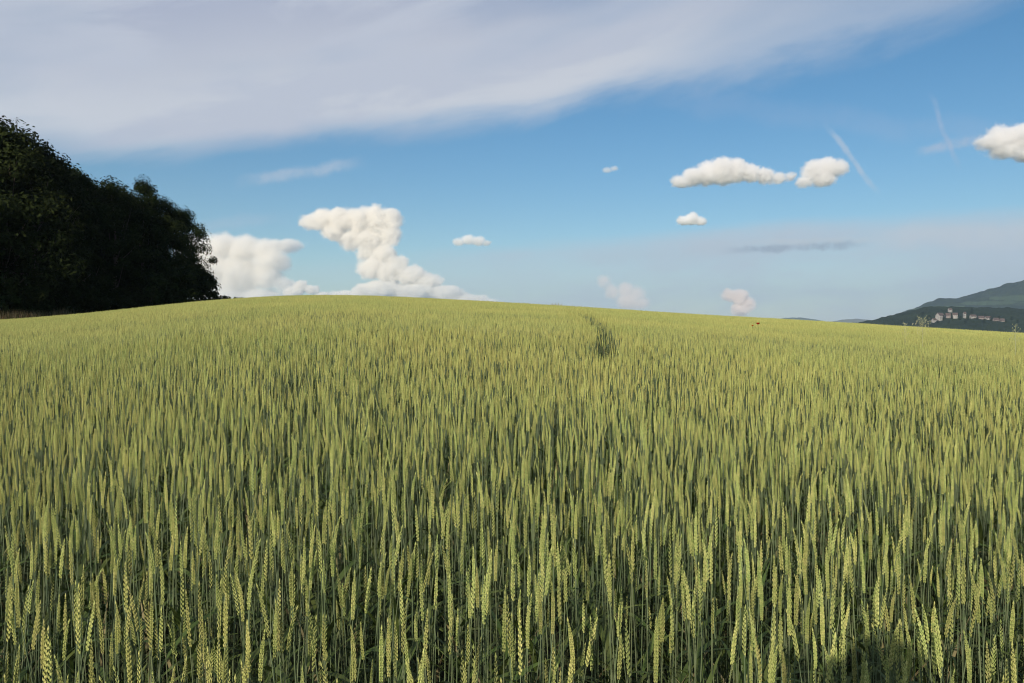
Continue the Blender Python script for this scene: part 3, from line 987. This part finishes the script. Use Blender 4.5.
if 'wheat' not in SKIP:
    rs = random.Random(5)
    DENS = 410
    FIELD_Y0 = .82
    NEAR_R, FAR_R = 11.0, 78.0
    # -- templates
    NV = 12
    tmpl = bpy.data.collections.new('wheat_kinds')         # only a library for the field's instances
    near_parts = [stalk_parts(rs, 0) for _ in range(NV)]
    lib = []
    for i, (S, E, Ls) in enumerate(near_parts):
        lib.append(merged([S, E] + Ls).mesh('wheat_stalk', WMATS))
    NC = 6
    CS = .30
    for lod, cnt in ((1, NC), (2, NC)):
        for i in range(cnt):
            geos = []
            for k in range(int(DENS * CS * CS) + (2 if lod == 1 else 0)):
                S, E, Ls = stalk_parts(rs, lod)
                ox, oy = rs.uniform(-CS / 2, CS / 2), rs.uniform(-CS / 2, CS / 2)
                dz = rs.gauss(0, .012) - (rs.random() < .2) * rs.uniform(.03, .12)
                for g_ in [S, E] + Ls:
                    g_.v = [v + Vector((ox, oy, dz)) for v in g_.v]
                geos += [S, E] + Ls
            lib.append(merged(geos).mesh('wheat_clump', WMATS))
    for i, me in enumerate(lib):
        o = bpy.data.objects.new(f'wheat_kind_{i:02d}', me)
        tmpl.objects.link(o)

    # -- where every stalk stands
    pos, rot, scl, idx = [], [], [], []
    front = []
    AZMAX = R(46)
    step = 1 / math.sqrt(DENS)
    ys = np.arange(FIELD_Y0, NEAR_R, step)
    for y in ys:
        xm = y * math.tan(AZMAX) + 1.5
        for x in np.arange(-xm, xm, step):
            px_ = x + rs.uniform(-.6, .6) * step
            py_ = y + rs.uniform(-.6, .6) * step
            if py_ < FIELD_Y0 or math.hypot(px_, py_) > NEAR_R or in_track(px_, py_): continue
            if rs.random() < .08 * (1 - min(1, max(0, (py_ - 2.2) / 2.5))): continue          # the sparser field margin
            if mnoise.noise(Vector((px_ * 2.6, py_ * 1.6, 8))) < -.34 and rs.random() < .55: continue
            if ((px_ / py_ - .19) / .05) ** 2 + ((py_ - 6.3) / 1.6) ** 2 < 1 and rs.random() < .45: continue
            s = height_factor(px_, py_) * (1 + rs.gauss(0, .028))
            if rs.random() < .30: s *= rs.uniform(.78, .95)
            rec = ((px_, py_, gz(px_, py_) - .01), (rs.gauss(0, .035), rs.gauss(0, .035), rs.uniform(0, 6.28)), s, rs.randrange(NV))
            u = px_ / py_
            topv = (EYE - rec[0][2] - s * WHEAT_TOP) / py_        # tan of the angle under the horizon of the ear tip
            if abs(u) < .60 and topv < .43 and py_ < 2.2:
                front.append((py_, rec))
            else:
                pos.append(rec[0]); rot.append(rec[1]); scl.append(rec[2]); idx.append(rec[3])
    front.sort(key=lambda q_: q_[0])
    for _, rec in front[290:]:
        pos.append(rec[0]); rot.append(rec[1]); scl.append(rec[2]); idx.append(rec[3])
    front = [r_ for _, r_ in front[:290]]
    y = 0.0
    ys = np.arange(0, FAR_R, CS * .93)
    for y in ys:
        xm = y * math.tan(AZMAX) + 2
        for x in np.arange(-xm, xm, CS * .93):
            px_, py_ = x + rs.uniform(-.05, .05), y + rs.uniform(-.05, .05)
            r_ = math.hypot(px_, py_)
            if r_ < NEAR_R + .1 or r_ > FAR_R: continue
            if in_track(px_, py_, .24):          # along the track: stalk by stalk
                for _ in range(int(DENS * (CS * .93) ** 2)):
                    qx, qy = x + rs.uniform(-.5, .5) * CS * .93, y + rs.uniform(-.5, .5) * CS * .93
                    if in_track(qx, qy): continue
                    pos.append((qx, qy, gz(qx, qy) - .01)); rot.append((rs.gauss(0, .035), rs.gauss(0, .035), rs.uniform(0, 6.28)))
                    scl.append(height_factor(qx, qy) * (1 + rs.gauss(0, .028))); idx.append(rs.randrange(NV))
                continue
            # the crop ends along the wood
            if px_ < -30 and (px_ + 42) < (py_ - 68) * .36 - 1.5 and py_ > 20 and px_ / py_ < -.3: 
                if py_ > 62 or px_ < -45: continue
            lodbase = NV if r_ < 30 else NV + NC
            pos.append((px_, py_, gz(px_, py_) - .01)); rot.append((0, 0, rs.randrange(4) * math.pi / 2 + rs.uniform(-.3, .3)))
            scl.append(height_factor(px_, py_) * (1 + rs.gauss(0, .012))); idx.append(lodbase + rs.randrange(NC))
    print('stalk instances', len(pos), 'front', len(front))

    me = bpy.data.meshes.new('wheat_field')
    me.vertices.add(len(pos))
    me.vertices.foreach_set('co', np.array(pos, float).ravel())
    a = me.attributes.new('rot', 'FLOAT_VECTOR', 'POINT'); a.data.foreach_set('vector', np.array(rot, float).ravel())
    a = me.attributes.new('scl', 'FLOAT', 'POINT'); a.data.foreach_set('value', np.array(scl, float))
    a = me.attributes.new('idx', 'INT', 'POINT'); a.data.foreach_set('value', np.array(idx, int))
    wf = add_obj('wheat_field', me)
    tag(wf, 'dense field of green-yellow wheat with upright pale ears covering the whole slope', 'wheat', kind='stuff')
    ng = bpy.data.node_groups.new('sow', 'GeometryNodeTree')
    ng.interface.new_socket('Geometry', in_out='INPUT', socket_type='NodeSocketGeometry')
    ng.interface.new_socket('Geometry', in_out='OUTPUT', socket_type='NodeSocketGeometry')
    N = ng.nodes.new
    gi, go = N('NodeGroupInput'), N('NodeGroupOutput')
    ci = N('GeometryNodeCollectionInfo'); ci.inputs['Collection'].default_value = tmpl
    ci.inputs['Separate Children'].default_value = True
    ci.inputs['Reset Children'].default_value = True
    iop = N('GeometryNodeInstanceOnPoints'); iop.inputs['Pick Instance'].default_value = True

    def attr(nm, ty):
        q_ = N('GeometryNodeInputNamedAttribute'); q_.data_type = ty; q_.inputs[0].default_value = nm
        return q_.outputs['Attribute']
    L_ = ng.links.new
    L_(gi.outputs[0], iop.inputs['Points']); L_(ci.outputs[0], iop.inputs['Instance'])
    L_(attr('idx', 'INT'), iop.inputs['Instance Index'])
    L_(attr('rot', 'FLOAT_VECTOR'), iop.inputs['Rotation']); L_(attr('scl', 'FLOAT'), iop.inputs['Scale'])
    L_(iop.outputs[0], go.inputs[0])
    wf.modifiers.new('sow', 'NODES').node_group = ng

    # -- the nearest stalks: every one a thing of its own with its parts
    protos = []
    part_meshes = []
    for S, E, Ls in near_parts:
        part_meshes.append((S.mesh('stem', WMATS), E.mesh('ear', WMATS), [l.mesh('leaf', WMATS) for l in Ls]))
    made = {}
    for loc, ro, s, k in front:
        if k not in made:
            root = empty('wheat_stalk')
            sm_, em_, lms = part_meshes[k]
            st = add_obj('stem', sm_, root); add_obj('ear', em_, root)
            for lm_ in lms: add_obj('leaf', lm_, root)
            made[k] = root
        else:
            root = copy_thing(made[k])
        root.location = loc; root.rotation_euler = ro; root.scale = (s, s, s)
        tag(root, 'green wheat stalk with a single pale ear in the front rows of the field', 'wheat stalk', 'wheat stalks in the front rows')

# ------------------------------------------------------------------ poppies and weeds
if 'small' not in SKIP:
    red = leafy('poppy_petal', (.62, .035, .012), (.55, .03, .012), (.7, .07, .02), 3, .3, .6, 30)
    dark = plain('poppy_centre', (.02, .015, .02), .7)

    def poppy(px, py_, y, label, r0=.045):
        u = (px - 512) / FPX
        x = u * y
        z = EYE + (341.5 - py_) / FPX * y
        g = gz(x, y)
        root = empty('poppy', (x, y, g))
        tag(root, label, 'poppy', 'poppies in the wheat')
        h_ = z - g
        G_ = Geo()
        put_stem(G_, [Vector((0, 0, 0)), Vector((.02, 0, h_ * .5)), Vector((0, 0, h_ - .01))], .0022, 5)
        add_obj('stem', G_.mesh('stem', [leaf_m]), root)
        for i in range(4):
            a0 = i * math.pi / 2 + .3
            V, Fc = [], []
            n1, n2 = 6, 5
            for p_ in range(n1 + 1):
                for q_ in range(n2 + 1):
                    t1, t2 = p_ / n1, q_ / n2
                    aa = a0 + (t2 - .5) * 1.9
                    rr_ = r0 * t1 * (1 - .12 * math.cos(t2 * 12))
                    V.append((math.cos(aa) * rr_, math.sin(aa) * rr_, r0 * .9 * t1 ** 1.7 + .003 * math.sin(t2 * 16) * t1 + i * .0008))
            for p_ in range(n1):
                for q_ in range(n2):
                    b = p_ * (n2 + 1) + q_
                    Fc.append((b, b + 1, b + n2 + 2, b + n2 + 1))
            o = add_obj('petal', mesh_from('petal', V, Fc, red, smooth=True), root)
            o.location = (0, 0, h_ - .01)
        bm = bmesh.new(); bmesh.ops.create_icosphere(bm, subdivisions=2, radius=.009); me = bpy.data.meshes.new('centre'); bm.to_mesh(me); bm.free()
        me.materials.append(dark)
        o = add_obj('centre', me, root); o.location = (0, 0, h_ + .002)

    poppy(758, 324, 14.0, 'open red poppy standing above the wheat right of the middle', .034)
    poppy(752.5, 325.5, 14.6, 'smaller red poppy just left of the open one', .020)

    # tall weeds that stand above the ears
    weed_m = leafy('weed_stem', (.28, .30, .16), (.34, .34, .2), (.4, .4, .26), 3, .1, .7, 20)

    def weed(px, ty, y, label, bushy=1.0):
        u = (px - 512) / FPX
        x = u * y
        g = gz(x, y)
        h_ = EYE + (341.5 - ty) / FPX * y - g
        rr_ = random.Random(px)
        root = empty('tall_weed', (x, y, g))
        tag(root, label, 'weed', 'tall weeds above the wheat')
        G_ = Geo()
        top = Vector((rr_.gauss(0, .03), rr_.gauss(0, .03), h_))
        put_stem(G_, [Vector((0, 0, 0)), top * .6, top], .0030, 5)
        add_obj('stem', G_.mesh('stem', [weed_m]), root)
        Hd = Geo()
        for i in range(int(46 * bushy)):
            f_ = rr_.uniform(.80, 1.0)
            b = top * f_
            a = rr_.uniform(0, 6.28)
            Lb = rr_.uniform(.03, .08) * (1.15 - f_) * 5 * bushy
            tip = b + Vector((math.cos(a) * Lb, math.sin(a) * Lb, Lb * .9))
            Hd.add(*diamond(b, tip, Vector((.0012, 0, 0)), Vector((0, .0012, 0))), 0)
            Hd.add(*diamond(tip - Vector((0, 0, .006)), tip + Vector((0, 0, .016)), Vector((.005, 0, 0)), Vector((0, .005, 0))), 0)
        add_obj('flower_head', Hd.mesh('flower_head', [weed_m]), root)

    weed(921, 319.5, 13, 'bushy pale weed head standing against the dark spur below the village', 1.3)
    weed(1015, 326, 12, 'thin pale weed near the right end of the crest', .8)
    weed(905, 324, 15, 'low thin weed left of the bushy one', .6)

    # brown rank grass along the wood and rusty dock on the crest
    rust = leafy('rusty_grass', (.15, .085, .04), (.21, .13, .06), (.28, .21, .11), 3.0, .1, .9, 9)
    straw = leafy('straw_grass', (.26, .22, .12), (.20, .19, .09), (.32, .27, .16), 1.2, .1, .9, 9)

    def rough_grass(name, label, pxs, dist, h0, h1, cnt, mats, seed):
        rr_ = random.Random(seed)
        G_ = Geo()
        for _ in range(cnt):
            px = rr_.uniform(*pxs)
            y = dist(px) + rr_.uniform(-1.5, 1.5)
            g = at_ground(px, y)
            for _k in range(7):
                a = rr_.uniform(0, 6.28)
                hh = rr_.uniform(h0, h1) * (.86 + .22 * mnoise.noise(Vector((g.x * 1.3, g.y * .4, 2))))
                b = g + Vector((rr_.gauss(0, .08), rr_.gauss(0, .08), 0))
                put_leaf(G_, b, a, rr_.uniform(1.2, 1.5), hh, rr_.uniform(.012, .03), rr_.uniform(.1, .6), 3, rr_, rr_.randrange(len(mats)))
        o = add_obj(name, G_.mesh(name, mats))
        tag(o, label, 'grass', kind='stuff')

    rough_grass('dry_grass', 'brown and straw-coloured rank grass along the foot of the wood', (-40, 72), lambda p_: 63 + max(p_, 0) * .12,
                1.35, 2.25, 900, [rust, straw, straw, leaf_m], 4)
    rough_grass('dock_weeds', 'rusty strip of dock and dry weeds on the crest of the field', (520, 580), lambda p_: 50, .95, 1.28, 420,
                [rust, straw, straw], 6)


# ------------------------------------------------------------------ the photographer, whose shadow falls on the wheat
def skin(name, nodes, edges, mat, parent=None, root=0, sub=2):
    me = bpy.data.meshes.new(name)
    me.from_pydata([q_[0] for q_ in nodes], edges, [])
    o = bpy.data.objects.new(name, me); COL.objects.link(o)
    md = o.modifiers.new('skin', 'SKIN')
    if not me.skin_vertices: me.attributes.active = None
    for i, q_ in enumerate(nodes):
        r_ = q_[1] if isinstance(q_[1], tuple) else (q_[1], q_[1])
        me.skin_vertices[0].data[i].radius = r_
        me.skin_vertices[0].data[i].use_root = (i == root)
    sd = o.modifiers.new('sub', 'SUBSURF'); sd.levels = sub; sd.render_levels = sub
    if parent: o.parent = parent
    SKINS.append((o, mat))
    return o


SKINS = []


def bake_skins():
    dg = bpy.context.evaluated_depsgraph_get()
    for o, mat in SKINS:
        me2 = bpy.data.meshes.new_from_object(o.evaluated_get(dg))
        me2.materials.clear(); me2.materials.append(mat)
        me2.polygons.foreach_set('use_smooth', [True] * len(me2.polygons))
        o.modifiers.clear(); o.data = me2


if 'person' not in SKIP:
    skin_m = plain('skin', (.55, .34, .25), .5)
    cloth = plain('blue_shirt', (.06, .09, .16), .9, scale=30)
    trous = plain('dark_trousers', (.03, .03, .035), .9, scale=30)
    hair_m = plain('brown_hair', (.05, .03, .02), .7, scale=60)
    blk = plain('camera_black', (.015, .015, .016), .35)
    shoe = plain('boot_leather', (.06, .035, .02), .6)
    PX, PY = 0.0, -.27            # the body stands just behind the lens
    root = empty('person', (PX, PY, 0))
    tag(root, 'person at the field edge in a dark blue shirt holding a camera up', 'person')
    nodes = [((0, 0, .98), (.15, .11)), ((0, .01, 1.15), (.135, .10)), ((0, .0, 1.32), (.165, .11)), ((0, -.01, 1.43), (.12, .08)),
             ((0, .0, 1.50), .052), ((0, .02, 1.56), .055), ((0, .03, 1.61), (.068, .082)), ((0, .02, 1.68), (.072, .088)), ((0, .015, 1.73), (.048, .06)),
             ((-.16, -.01, 1.41), .058), ((-.22, .06, 1.24), .044), ((-.19, .16, 1.16), .038), ((-.10, .22, 1.38), .030), ((-.065, .235, 1.51), .024),
             ((.16, -.01, 1.41), .058), ((.22, .06, 1.24), .044), ((.19, .16, 1.16), .038), ((.10, .22, 1.38), .030), ((.065, .235, 1.51), .024),
             ((-.10, 0, .88), .088), ((-.11, .02, .50), .058), ((-.11, -.01, .30), .056), ((-.11, -.02, .09), .036),
             ((.10, 0, .88), .088), ((.11, .02, .50), .058), ((.11, -.01, .30), .056), ((.11, -.02, .09), .036),
             ((-.12, .13, .035), .032), ((.12, .13, .035), .032)]
    edges = [(0, 1), (1, 2), (2, 3), (3, 4), (4, 5), (5, 6), (6, 7), (7, 8), (3, 9), (9, 10), (10, 11), (11, 12), (12, 13),
             (3, 14), (14, 15), (15, 16), (16, 17), (17, 18), (0, 19), (19, 20), (20, 21), (21, 22), (22, 27), (0, 23), (23, 24), (24, 25), (25, 26), (26, 28)]
    body = skin('body', nodes, edges, cloth, root)
    # hands: palm and five fingers each, curled around the camera
    for s in (-1, 1):
        hn = [((s * .065, .235, 1.51), (.022, .018)), ((s * .072, .243, 1.555), (.030, .016)), ((s * .070, .25, 1.585), (.028, .014))]
        he = [(0, 1), (1, 2)]
        o = skin('hand', hn, he, skin_m, root, sub=2)
        for i in range(4):
            z0 = 1.565 + i * .018
            L = [.9, 1.0, .95, .78][3 - i]
            skin('finger', [((s * .074, .247, z0), .0085), ((s * .083, .262 + .006 * L, z0 + .004), .0082), ((s * .078, .280 + .004 * L, z0 + .006), .0076),
                            ((s * (.078 - .022 * L), .287, z0 + .004), .0064)], [(0, 1), (1, 2), (2, 3)], skin_m, root, sub=1)
        skin('thumb', [((s * .066, .240, 1.55), .011), ((s * .052, .238, 1.562), .0095), ((s * .036, .242, 1.568), .0080)], [(0, 1), (1, 2)], skin_m, root, sub=1)
        # ear and eye
        bm = bmesh.new(); bmesh.ops.create_icosphere(bm, subdivisions=2, radius=.03, matrix=Matrix.Diagonal((.28, .7, 1.05, 1)))
        me = bpy.data.meshes.new('ear'); bm.to_mesh(me); bm.free(); me.materials.append(skin_m)
        o = add_obj('ear', me, root); o.location = (s * .082, .015, 1.635)
        bm = bmesh.new(); bmesh.ops.create_icosphere(bm, subdivisions=2, radius=.012)
        me = bpy.data.meshes.new('eye'); bm.to_mesh(me); bm.free(); me.materials.append(blk)
        o = add_obj('eye', me, root); o.location = (s * .031, .108, 1.638)
    skin('nose', [((0, .108, 1.64), .008), ((0, .128, 1.605), .012), ((0, .112, 1.598), .012)], [(0, 1), (1, 2)], skin_m, root, sub=1)
    # hair: cap of locks over the skull
    bm = bmesh.new()
    bmesh.ops.create_icosphere(bm, subdivisions=4, radius=1, matrix=Matrix.Diagonal((.090, .106, .108, 1)))
    for v in bm.verts:
        nn_ = mnoise.fractal(v.co * 22, .7, 2, 4)
        v.co *= 1 + .09 * nn_
        if v.co.y > .05 and v.co.z < .045: v.co *= .80
    bmesh.ops.delete(bm, geom=[v for v in bm.verts if v.co.z < -.055 or (v.co.y > .03 and v.co.z < .025)], context='VERTS')
    me = bpy.data.meshes.new('hair'); bm.to_mesh(me); bm.free(); me.materials.append(hair_m)
    o = add_obj('hair', me, root); o.location = (0, .01, 1.665)
    so = o.modifiers.new('thick', 'SOLIDIFY'); so.thickness = .008

    bake_skins()
    me = body.data
    me.materials.append(skin_m); me.materials.append(trous); me.materials.append(shoe)
    for p in me.polygons:
        c = p.center
        if c.z > 1.475 or (c.y > .20 and c.z > 1.30): p.material_index = 1
        elif c.z < .10: p.material_index = 3
        elif c.z < .97: p.material_index = 2

    camroot = empty('photo_camera', (0, 0, EYE))
    tag(camroot, 'black photo camera held to the face of the person', 'camera')
    bm = bmesh.new()
    bmesh.ops.create_cube(bm, size=1, matrix=Matrix.Translation((0, -.085, -.005)) @ Matrix.Diagonal((.125, .045, .078, 1)))
    bmesh.ops.create_cube(bm, size=1, matrix=Matrix.Translation((0, -.085, .043)) @ Matrix.Diagonal((.05, .05, .026, 1)))
    bmesh.ops.bevel(bm, geom=bm.edges[:], offset=.006, segments=2, affect='EDGES')
    me = bpy.data.meshes.new('camera_body'); bm.to_mesh(me); bm.free(); me.materials.append(blk)
    add_obj('camera_body', me, camroot)
    bm = bmesh.new()
    V, Fc = [], []
    tube([Vector((0, -.075, 0)), Vector((0, -.045, 0)), Vector((0, -.044, 0)), Vector((0, -.012, 0))], [.032, .032, .036, .036], 24, V, Fc)
    add_obj('lens', mesh_from('lens', V, Fc, blk, smooth=True), camroot)

# ------------------------------------------------------------------ the air
if 'haze' not in SKIP:
    bm = bmesh.new()
    bmesh.ops.create_cube(bm, size=1)
    me = bpy.data.meshes.new('haze'); 
    zlo, zhi = -70.0, 760.0
    for v in bm.verts:
        v.co.x *= 25000; v.co.y *= 25000
        v.co.z = zlo if v.co.z < 0 else zhi
    bm.to_mesh(me); bm.free()
    hz, t = material('haze')
    pv = t.node('ShaderNodeVolumePrincipled', {'Color': (.62, .81, 1.0), 'Density': 6e-5, 'Anisotropy': .2})
    t.node('ShaderNodeOutputMaterial', {'Volume': pv})
    me.materials.append(hz)
    o = add_obj('haze', me)
    tag(o, 'thin bluish summer haze over the valley and hills', 'haze', kind='stuff')
